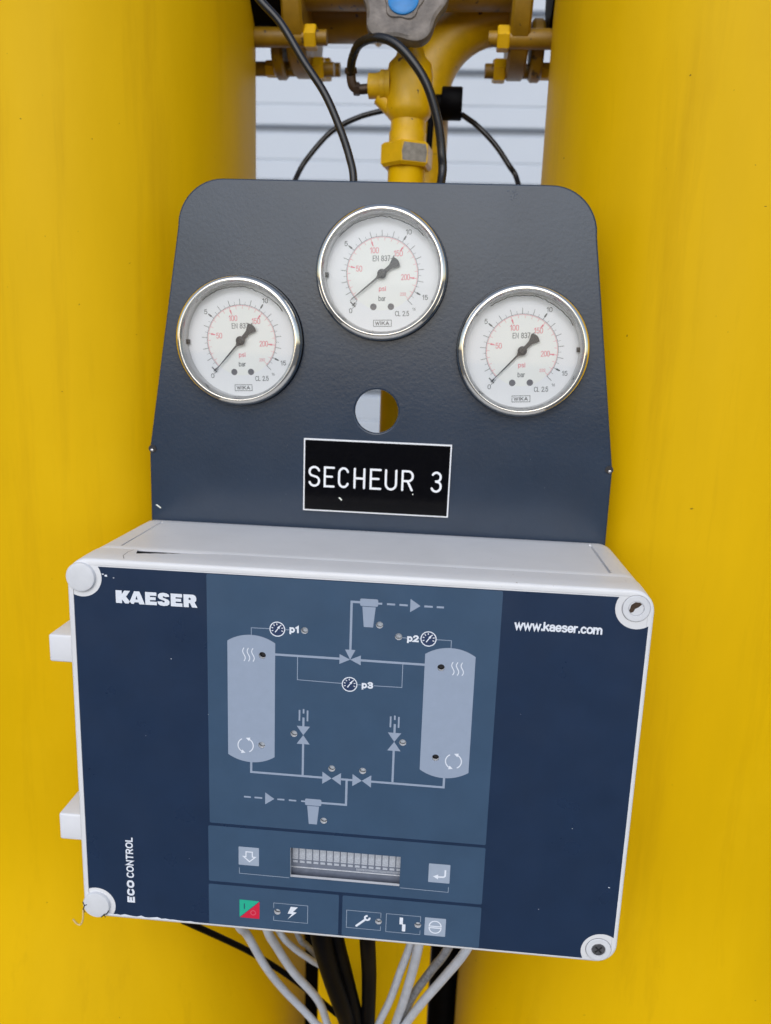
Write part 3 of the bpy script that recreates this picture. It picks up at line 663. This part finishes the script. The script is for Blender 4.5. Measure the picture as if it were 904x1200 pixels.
mb = MB(); stroke(mb, [(-97.5, 16.6), (-98.6, 13), (-98.2, 7), (-96.0, 2.6)], 0.22, 0)
mb.v = [(x, z, 85.62) for x, y, z in mb.v]; make('hairline_crack', mb, 'scuff', cb, smooth=0)
# hinge lugs
for (zc, hh) in ((41.0, 6.3), (-46.2, 6.6)):
    mb = MB(); mb.box(-134.3, -119.0, 9.6, 34, zc - hh, zc + hh, 0.9); make('hinge_lug', mb, 'hingew', cb)
# corner caps
for (x, z, kind) in ((-113.3, 77.6, 0), (-113.3, -77.3, 0), (111.5, 78.0, 1), (110.9, -77.3, 2)):
    if kind == 0:
        mb = MB(); mb.lathe([(6.25, 0.2), (6.25, -0.9), (5.9, -1.35), (5.2, -1.5), (0.2, -1.5)], (x, 0, z), (0, 1, 0), 40, False, True); make('corner_cap', mb, 'cap', cb)
        if z < 0:
            mb = MB()
            for pp in ([(-119.4, -75.8), (-118.6, -77.6), (-119.3, -79.6), (-118.4, -81.2)], [(-111.0, -83.0), (-109.6, -81.3), (-108.2, -80.8), (-107.4, -79.2)], [(-109.6, -81.3), (-109.0, -82.8)], [(-118.6, -77.6), (-117.4, -77.0)]): stroke(mb, pp, 0.45, -1.56)
            make('dirt_cracks', mb, 'dark', cb, smooth=0)
    else:
        mb = MB(); mb.lathe([(5.35, 0.1), (5.35, -0.25), (5.15, -0.45), (3.15, -0.5), (3.0, -0.25), (3.0, 0.06)], (x, 0, z), (0, 1, 0), 40, False, True); c = make('screw_boss', mb, 'cap', cb)
        mb = MB(); stroke(mb, circ(x, z, 5.42, 44), 0.22, -0.0, True); make('boss_seam', shift(mb, 0, -0.02, 0), 'screw', c, smooth=0)
        if kind == 1:
            mb = MB(); mb.lathe([(2.9, -0.1), (2.7, -0.3), (0.2, -0.32)], (x, 0, z), (0, 1, 0), 28, False, True); make('screw_plug', mb, 'cap', c)
            mb = MB(); poly(mb, [(x - 2.7, z - 0.9), (x - 2.1, z - 1.8), (x - 1.1, z - 1.4), (x - 0.5, z - 0.1), (x + 0.8, z + 0.7), (x + 2.0, z + 1.9), (x + 1.2, z + 2.6), (x - 0.6, z + 2.7), (x - 2.1, z + 1.5)], -0.36); make('screw_slot', mb, 'brown', c, smooth=0)
        else:
            mb = MB(); mb.lathe([(2.9, -0.1), (2.7, -0.4), (0.2, -0.5)], (x, 0, z), (0, 1, 0), 28, False, True); make('screw_head', mb, 'screw', c)
            mb = MB(); stroke(mb, [(x - 1.4, z - 1.2), (x + 1.3, z + 1.5)], 0.8, -0.54); stroke(mb, [(x - 1.3, z + 1.4), (x + 1.3, z - 1.3)], 0.8, -0.55); make('screw_slot', mb, 'dark', c, smooth=0)
# foil with cut corners
def foil_outline():
    W0, W1, H0, H1 = -116.9, 116.85, -82.3, 82.3; f = 1.0
    p = []
    def corner(cx, cz, sx, sz, r=8.6):
        # concave bite round the cap, small fillets at both ends
        a = []
        n = 14
        th0 = math.asin(min(1, (H1 - abs(cz)) / r)) if True else 0
        th1 = math.acos(min(1, (W1 - abs(cx)) / r))
        for i in range(n + 1):
            t = -th0 + (math.pi / 2 + th0 + (math.pi / 2 - th1)) * i / n
            a.append((cx - sx * r * math.cos(t), cz - sz * r * math.sin(t)))
        return a   # from the horizontal edge end to the vertical edge end
    tr = corner(112, 78.0, 1, 1); tl = corner(-113.3, 77.6, -1, 1); bl = corner(-113.3, -77.6, -1, -1); br = corner(112, -78.2, 1, -1)
    return list(reversed(tr)) + tl + list(reversed(bl)) + br
fm = shape_mesh([foil_outline()] + holes, 0.14, 0.0)
foil = make('front_foil', shift(fm, 0, -0.03, 0), 'foil', cb, smooth=30)
def hol(x0, x1, z0, z1): return [h for h in holes if x0 < sum(p[0] for p in h) / len(h) < x1 and z0 < sum(p[1] for p in h) / len(h) < z1]
BY = -0.06; PYs = -0.10; PT = -0.13; PW = -0.16
def sheet(nm, outs, m, Y, par=foil):
    q = shape_mesh(outs, 0.0); return make(nm, shift(q, 0, Y, 0), m, par, smooth=0)
def rr(x0, x1, z0, z1, r=0.7): return rrect(x0, x1, z0, z1, r, 3)
for (x0, x1, z0, z1) in ((-60.5, 59.5, -31.2, 82.0), (-61.2, 59.6, -60.2, -32.6), (-61.4, -2.8, -82.1, -61.7), (-1.2, 59.6, -82.1, -61.7)):
    sheet('panel_field', [rr(x0, x1, z0, z1)] + hol(x0, x1, z0, z1), 'band', BY)
# --- tank symbols
def tanksym(x0, x1, zt, zb, h):
    xm = (x0 + x1) / 2; w2 = (x1 - x0) / 2; R = (w2 * w2 + h * h) / (2 * h); a = math.degrees(math.asin(w2 / R))
    o = arc(xm, zt + h - R, R, 90 - a, 90 + a, 14) + arc(xm, zb - h + R, R, 270 - a, 270 + a, 14)
    sheet('tank_symbol', [o] + hol(x0, x1, zb, zt), 'ink', PYs)
tanksym(-52.0, -31.9, 53.8, 2.4, 3.1); tanksym(29.9, 50.3, 53.5, 1.9, 3.2)
LN = [0]
def line(nm, runs, wd, m='ink', Y=PYs + 0.005):
    q = MB()
    for r in runs: LN[0] += 1; stroke(q, r, wd, Y - 0.0006 * LN[0])
    return make(nm, q, m, foil, smooth=0)
def wave(x, z0, z1): return [(x + 0.55 * math.sin((i / 12) * 2 * math.pi), z0 + (z1 - z0) * i / 12) for i in range(13)]
for xs, z0, z1 in (((-45.0, -43.1, -41.2), 45.2, 51.1), ((41.4, 43.3, 45.2), 45.1, 50.8)):
    line('heat_symbol', [wave(x, z0, z1) for x in xs], 0.36, 'inkw', PT)
for cx, cz in ((-44.4, 7.0), (43.8, 6.7)):
    q = MB()
    for a in (0, 180):
        stroke(q, arc(cx, cz, 3.3, a - 62, a + 62, 18), 0.45, PT)
        e = math.radians(a + 72); px, pz = cx + 3.3 * math.cos(e), cz + 3.3 * math.sin(e); tx, tz = -math.sin(e), math.cos(e); nx, nz = math.cos(e), math.sin(e)
        poly(q, [(px + tx * 1.0, pz + tz * 1.0), (px - tx * 0.8 + nx * 0.9, pz - tz * 0.8 + nz * 0.9), (px - tx * 0.8 - nx * 0.9, pz - tz * 0.8 - nz * 0.9)], PT)
    make('cycle_symbol', q, 'inkw', foil, smooth=0)
# --- pipes of the diagram
line('pipe_line', [[(-31.9, 49.0), (-5.0, 49.0)], [(3.6, 48.9), (29.9, 48.8)]], 0.95)
line('pipe_line', [[(-0.7, 53.0), (-0.7, 73.8), (2.9, 73.8)]], 0.95)
line('pipe_line', [[(-42.0, -0.6), (-42.0, -5.3), (-11.2, -5.4)], [(-3.2, -5.5), (1.7, -5.5)]], 0.95)
line('pipe_line', [[(9.6, -5.5), (40.3, -5.6), (40.3, -1.0)]], 0.95)
line('pipe_line', [[(-0.8, -5.0), (-0.8, -17.4), (-11.5, -17.4)]], 0.95)
for x in (-19.7, 18.7): line('pipe_line', [[(x, -5.0), (x, 9.6)], [(x, 17.6), (x, 21.7)]], 0.9)
line('signal_line', [[(-41.9, 56.6), (-41.9, 60.0), (-34.3, 60.1)], [(-27.9, 60.1), (-26.2, 60.1)]], 0.28)
line('signal_line', [[(40.2, 56.6), (40.2, 59.9), (34.1, 59.9)], [(20.5, 59.8), (22.2, 59.8)], [(27, 59.8), (27.7, 59.8)]], 0.28)
line('signal_line', [[(-22.5, 48.8), (-22.5, 38.5), (-3.9, 38.2)], [(2.5, 38.1), (4.3, 38.1)], [(9.3, 38.1), (21.0, 38.2), (21.0, 48.6)]], 0.28)
def tri(nm, polys, m='ink', Y=PYs):
    q = MB()
    for i, p in enumerate(polys): poly(q, p, Y - 0.004 * i)
    return make(nm, q, m, foil, smooth=0)
tri('valve_symbol', [[(-5.1, 51.0), (-5.1, 46.7), (-0.7, 48.9)], [(3.7, 51.0), (-0.7, 48.9), (3.7, 46.7)], [(-2.9, 53.2), (-0.7, 48.9), (1.4, 53.2)]])
for x in (-7.25, 5.65): tri('valve_symbol', [[(x - 4, -2.6), (x - 4, -8.3), (x, -5.45)], [(x + 4, -2.6), (x, -5.45), (x + 4, -8.3)]])
for x in (-19.7, 18.75): tri('valve_symbol', [[(x - 2.8, 17.7), (x, 13.6), (x + 2.8, 17.7)], [(x - 2.8, 9.5), (x + 2.8, 9.5), (x, 13.6)]])
for x in (-19.7, 18.6): line('vent_symbol', [[(x - 1.7, 20.1), (x - 1.7, 25.0)], [(x, 23.5), (x, 25.5)], [(x + 1.7, 20.1), (x + 1.7, 25.0)]], 0.7)
def filt(x0, x1, zt):
    xm = (x0 + x1) / 2
    tri('filter_symbol', [rrect(x0, x1, zt - 3.1, zt, 0.6, 3), [(x0 + 0.95, zt - 3.35), (x0 + 1.75, zt - 12.0), (x1 - 1.75, zt - 12.0), (x1 - 0.95, zt - 3.35)]])
filt(2.75, 10.05, 75.4); filt(-18.5, -11.45, -15.9)
line('flow_dash', [[(10.05, 73.7), (11.7, 73.7)], [(13.6, 73.7), (16.9, 73.7)], [(18.6, 73.7), (22.0, 73.7)], [(28.6, 73.7), (32.0, 73.7)], [(33.6, 73.7), (36.5, 73.7)]], 0.8)
line('flow_dash', [[(-45.2, -17.3), (-42.2, -17.3)], [(-40.6, -17.3), (-37.2, -17.3)], [(-30.6, -17.3), (-27.5, -17.3)], [(-25.6, -17.3), (-22.3, -17.3)], [(-20.2, -17.3), (-18.5, -17.3)]], 0.75)
tri('flow_arrow', [[(23.0, 76.5), (23.0, 70.9), (27.1, 73.7)]]); tri('flow_arrow', [[(-35.9, -14.5), (-35.9, -20.2), (-31.9, -17.3)]])
for cx, cz in ((-31.05, 60.1), (-0.65, 38.0), (30.95, 60.0)):
    q = MB(); poly(q, circ(cx, cz, 3.15, 36), PYs + 0.012)
    gm = make('gauge_symbol', q, 'inkd', foil, smooth=0)
    q = MB(); stroke(q, circ(cx, cz, 3.05, 36), 0.42, PT, True)
    for a in (200, 165, 130, 95, 50, 15, -20):
        c, s = math.cos(math.radians(a)), math.sin(math.radians(a)); stroke(q, [(cx + c * 1.75, cz + s * 1.75), (cx + c * 2.5, cz + s * 2.5)], 0.36, PT)
    stroke(q, [(cx - 0.9, cz - 1.4), (cx + 0.5, cz + 0.6)], 0.42, PT); poly(q, [(cx + 1.25, cz + 1.75), (cx - 0.1, cz + 0.75), (cx + 0.85, cz + 0.15)], PT - 0.004)
    make('gauge_symbol_dial', q, 'inkw', foil, smooth=0)
def txt(s, x, z, wd, h, bold=0.0, m='inkw', sp=1.0, rot=0.0, shear=0.0): return make('lettering', text_mb(s, x, z, wd, h, PW, bold, sp, shear, rot), m, foil, smooth=0)
txt('p1', -26.0, 58.3, 4.1, 3.7, 0.09); txt('p2', 22.3, 57.7, 4.7, 3.6, 0.09); txt('p3', 4.4, 36.1, 4.7, 3.6, 0.09)
txt('www.kaeser.com', 64.8, 66.4, 34.5, 3.9, 0.075, sp=0.65)
txt('ECO', -95.5, -74.9, 11.4, 3.5, 0.17, rot=math.pi / 2); txt('CONTROL', -95.5, -62.2, 20.4, 3.45, 0.08, rot=math.pi / 2)
# --- heavy word mark
def wordmark():
    H = 5.5; x = -98.9; z = 67.2
    def put(pts_list, x0, w):
        q = shape_mesh([[(x0 + a * w, z + b * H) for a, b in pts] for pts in pts_list], 0.0); make('lettering', shift(q, 0, PW, 0), 'inkw', foil, smooth=0)
    put([[(0, 0), (.44, 0), (.44, .30), (.66, 0), (1.12, 0), (.74, .54), (1.04, 1), (.62, 1), (.44, .70), (.44, 1), (0, 1)]], x, 5.9)
    put([[(-.04, 0), (.32, 0), (.37, .14), (.66, .14), (.70, 0), (1.10, 0), (.74, 1), (.36, 1)], [(.44, .36), (.60, .36), (.53, .66)]], x + 5.7, 6.0)
    E_ = [[(0, 0), (1, 0), (1, .27), (.42, .27), (.42, .385), (.9, .385), (.9, .62), (.42, .62), (.42, .73), (.98, .73), (.98, 1), (0, 1)]]
    put(E_, x + 12.5, 4.9)
    def s_out():
        up = [(.97, .72), (.92, .88), (.78, .97), (.5, 1.02), (.2, .97), (.05, .84), (.04, .66), (.15, .52), (.4, .44), (.56, .39), (.6, .31), (.54, .25), (.44, .26), (.39, .33), (0, .31)]
        dn = [(.04, .13), (.2, .02), (.5, -.02), (.8, .02), (.96, .14), (.98, .34), (.88, .48), (.62, .57), (.46, .62), (.42, .69), (.48, .75), (.56, .74), (.6, .69)]
        return [up + dn]
    put(s_out(), x + 17.7, 5.2); put(E_, x + 23.3, 4.9)
    put([[(0, 0), (.4, 0), (.4, .33), (.5, .33), (.66, 0), (1.08, 0), (.86, .40), (.98, .52), (1.0, .74), (.92, .92), (.74, 1), (0, 1)], [(.4, .58), (.52, .58), (.58, .66), (.52, .75), (.4, .75)]], x + 28.7, 5.4)
wordmark()
# --- buttons
def button(x0, x1, z0, z1, icon):
    b = MB(); poly(b, rrect(x0, x1, z0, z1, 0.25, 2), PYs); make('button', b, 'btn', foil, smooth=0)
    q = MB(); xm, zm = (x0 + x1) / 2, (z0 + z1) / 2
    if icon == 'down': stroke(q, [(xm - .35, zm + 2.2), (xm - .35 - .9, zm + 2.2), (xm - 1.25, zm - .2), (xm - 2.4, zm - .2), (xm + .3, zm - 2.6), (xm + 2.9, zm - .2), (xm + 1.6, zm - .2), (xm + 1.6, zm + 2.2)], 0.5, PT, True)
    if icon == 'enter':
        stroke(q, [(xm + 2.6, zm + 1.9), (xm + 2.6, zm - 1.0), (xm + 2.0, zm - 1.6), (xm - .6, zm - 1.7)], 0.75, PT); poly(q, [(xm - 2.7, zm - 1.6), (xm - .4, zm - 2.9), (xm - .4, zm - .5)], PT - .004)
    if icon == 'lamp':
        stroke(q, [(xm - 2.6, zm + .35), (xm + 2.6, zm + .35)] + arc(xm, zm + .35, 2.6, 8, 172, 16), 0.5, PT, True); stroke(q, [(xm + 2.6, zm - .45), (xm - 2.6, zm - .45)] + arc(xm, zm - .45, 2.6, 188, 352, 16), 0.5, PT, True)
    make('button_icon', q, 'inkw', foil, smooth=0)
button(-47.7, -38.6, -50.8, -41.8, 'down'); button(35.9, 45.1, -51.3, -42.2, 'enter'); button(35.4, 44.6, -78.0, -69.0, 'lamp')
tri('power_button_on', [[(-47.4, -68.4), (-47.4, -77.3), (-38.4, -68.5)]], 'green'); tri('power_button_off', [[(-38.3, -68.7), (-47.2, -77.5), (-38.4, -77.5)]], 'red')
line('power_icon', [[(-45.2, -70.2), (-45.2, -73.0)]], 0.4, 'inkd', PT); q = MB(); stroke(q, circ(-41.2, -74.6, 1.1, 18), 0.4, PT, True); make('power_icon', q, 'redl', foil, smooth=0)
line('bracket_line', [[(-47.4, -52.2), (-47.4, -55.1), (-25.0, -55.2)]], 0.22, 'btn'); line('bracket_line', [[(44.8, -53.0), (44.8, -55.6), (23.8, -55.4)]], 0.22, 'btn')
def frame(x0, x1, z0, z1, led):
    s = []
    if led == 'l': s = [[(x0, z1 - 2.6), (x0, z1), (x1, z1), (x1, z0), (x0, z0), (x0, z0 + 2.2)]]
    else: s = [[(x1, z1 - 2.6), (x1, z1), (x0, z1), (x0, z0), (x1, z0), (x1, z0 + 2.2)]]
    line('icon_frame', s, 0.22, 'btn')
frame(-31.9, -16.6, -77.5, -68.6, 'l'); frame(0.8, 16.0, -77.7, -68.9, 'r'); frame(18.4, 33.5, -78.0, -68.9, 'r')
tri('flash_icon', [[(-24.2, -69.8), (-25.6, -73.4), (-23.6, -73.4), (-25.6, -76.3), (-21.5, -72.5), (-23.2, -72.3), (-21.0, -69.8)]], 'inkw', PT)
q = MB(); stroke(q, [(5.3, -76.4), (9.2, -72.8)], 1.0, PT, rnd=1); stroke(q, arc(10.0, -72.0, 1.05, 80, 375, 14), 0.85, PT); make('wrench_icon', q, 'inkw', foil, smooth=0)
tri('step_icon', [[(24.3, -70.2), (24.3, -73.7), (25.8, -73.7), (25.8, -70.2)], [(25.5, -73.5), (25.5, -77.1), (27.0, -77.1), (27.0, -73.5)]], 'inkw', PT)
# small scuffs on the foil
q = MB()
for (x, z, r) in ((-104, 79.2, .5), (-102.8, 78.6, .7), (-99.5, 77.9, .3), (-76, 44, .18), (-60.5, 20, .15), (112.5, -46.5, .35), (-88, 8, .15), (70, 30, .15), (95, -20, .2), (84, -60, .18), (-70, -50, .15)):
    poly(q, [(x + r * random.uniform(.5, 1.5) * math.cos(t), z + r * random.uniform(.4, 1.0) * math.sin(t)) for t in (0, .9, 1.9, 2.8, 3.7, 4.6, 5.5)], PW)
make('scratch_marks', q, 'inkw', foil, smooth=0)
q = MB(); pts = [(-110 + i * 1.9, -82.25 + (0.9 if i % 4 == 1 else 0.55 if i % 3 == 0 else 0.25) * (1 if i < 17 else .4)) for i in range(24)]
poly(q, [(-110, -82.4)] + [(-66, -82.4)] + list(reversed(pts)), PW); make('chipped_edge', q, 'inkw', foil, smooth=0)
# --- LEDs
for i, (x, z) in enumerate(LED):
    darkled = i in (0, 4, 6)
    mb = MB(); mb.lathe([(1.75, 2.4), (1.5, 2.1), (0.9, 2.0), (0.2, 1.95)], (x, 0, z), (0, 1, 0), 16, True, True); make('indicator_led', mb, 'dark' if darkled else 'led', cb, smooth=60)
# --- display
dsp = MB(); dsp.box(-26, 25, 5.0, 9, -63, -38); dp = make('display', dsp, 'lcdbg', cb)
cellm = None
for i in range(16):
    x0 = -24.6 + i * 3.08
    if cellm is None:
        q = MB(); q.box(x0, x0 + 2.55, 4.8, 5.02, -49.2, -43.2); cellm = make('character_cell', q, 'lcdcell', dp, smooth=0)
        q = MB(); q.box(x0 + .2, x0 + 2.3, 4.8, 5.02, -50.9, -49.9); curm = make('cursor_cell', q, 'lcdcell', dp, smooth=0)
    else:
        for s_ in (cellm, curm): o = s_.copy(); COL.objects.link(o); o.location = (i * 3.08 * S, 0, 0)
q = MB(); q.box(-25.2, 24.3, 4.75, 5.02, -53.4, -53.0); make('display_frame_edge', q, 'lcdline', dp, smooth=0)
q = MB()
for i in range(40):
    for j in range(2): x = 4 + i * 0.5; q.box(x, x + .3, 4.85, 5.02, -51.9 - j * .55, -51.5 - j * .55)
make('character_dots', q, 'lcdcell', dp, smooth=0)

# ---- curled thread at the lower left corner
mb = MB(); mb.tube([(-119, 3, -80.5), (-121.5, 3, -83.5), (-121.9, 3, -88), (-123.0, 3.5, -91.4), (-124.4, 4, -92.9), (-126, 4, -92.0), (-127.3, 4, -90.2)], 0.42, 8, 5)
tag(make('plastic_thread', mb, 'thread', origin=(-124, 4, -93), smooth=60), 'small pale curled thread hanging from the lower left corner of the box', 'thread')

# ================================================================== CABLES under the box
def cable(pts, r, m, label, group, drop=True):
    p0 = pts[0]; kk = (p0[2] + 84.5) / (pts[1][2] - p0[2]) * -1; top = [(p0[0] + (p0[0] - pts[1][0]) * abs(kk) * .8, max(22, p0[1] + (p0[1] - pts[1][1]) * abs(kk) * .6), -84.5)]
    e = pts[-1]; d = [e[i] - pts[-2][i] for i in range(3)]; k = 40 / max(1, -d[2])
    n1 = (e[0] + d[0] * k, min(110, e[1] + d[1] * k * .6), e[2] - 40)
    tail = [n1, (n1[0] * .75, 114, -420), (n1[0] * .7, 116, -700), (n1[0] * .7, 104, -997)]
    return hose('cable', top + pts + tail, r * (0.86 if m != 'black' else 1), m, label, 'cable', group, 14, 7)
GC = 'grey cables under the box'
cable([(-59, 40, -116), (-57.5, 52, -132), (-51, 65, -162), (-43, 78, -189), (-27, 90, -221)], 2.5, 'cable', 'leftmost pale grey cable leaving the underside of the box', GC)
cable([(-45.5, 45, -121), (-43, 58, -143), (-36, 70, -169), (-24, 82, -197), (-20, 95, -226)], 2.6, 'cable', 'second pale grey cable from the left under the box', GC)
cable([(-42, 56, -130), (-36, 66, -149), (-28, 78, -167), (-21, 92, -187), (-15, 98, -215)], 2.0, 'cable', 'grey cable running from the second grey cable to behind the thick black one', GC)
cable([(-33, 66, -141), (-30, 78, -158), (-25, 92, -179), (-17, 101, -205)], 1.9, 'cabled', 'short stretch of dull grey cable just left of the thick black cable', GC)
cable([(-16.5, 40, -118), (-13.2, 53, -150), (-8.5, 67, -183), (-5.5, 80, -210)], 5.2, 'black', 'thick black cable leaning left of the middle under the box', 'black cables under the box')
cable([(-10.0, 50, -126), (-6.6, 63, -158), (-2.6, 76, -192), (0, 86, -216)], 4.0, 'black', 'thinner black cable hugging the thick leaning black cable', 'black cables under the box')
cable([(6.8, 45, -122), (6.8, 65, -162), (5.6, 85, -213)], 4.1, 'black', 'upright black cable in the middle under the box', 'black cables under the box')
cable([(29, 44, -121), (24, 56, -149), (18.6, 70, -181), (12, 82, -210)], 2.4, 'cable', 'pale grey cable right next to the upright black cable', GC)
cable([(33, 38, -117), (30, 52, -147), (26, 66, -178), (22, 80, -206)], 2.8, 'cable', 'pale grey cable in the middle of the right hand cable bunch', GC)
cable([(48, 52, -129), (41, 62, -151), (31.5, 72, -178), (26.5, 82, -203)], 2.7, 'cabled', 'dirty dark grey cable in the right hand cable bunch', GC)
cable([(56.5, 35, -114), (47.5, 48, -142), (37, 62, -172), (28, 75, -201)], 2.7, 'cable', 'rightmost pale grey cable leaving the underside of the box', GC)
hose('cable', [(-100, 40, -86), (-96, 44, -108), (-92, 49, -123), (-89, 55, -131), (-75, 75, -157), (-63, 88, -176), (-43, 98, -199), (-19, 106, -227), (0, 114, -255), (10, 122, -320), (12, 125, -600), (12, 110, -997)], 1.7, 'black', 'thin black cable slanting down across the left tank under the box', 'cable', 'black cables under the box')
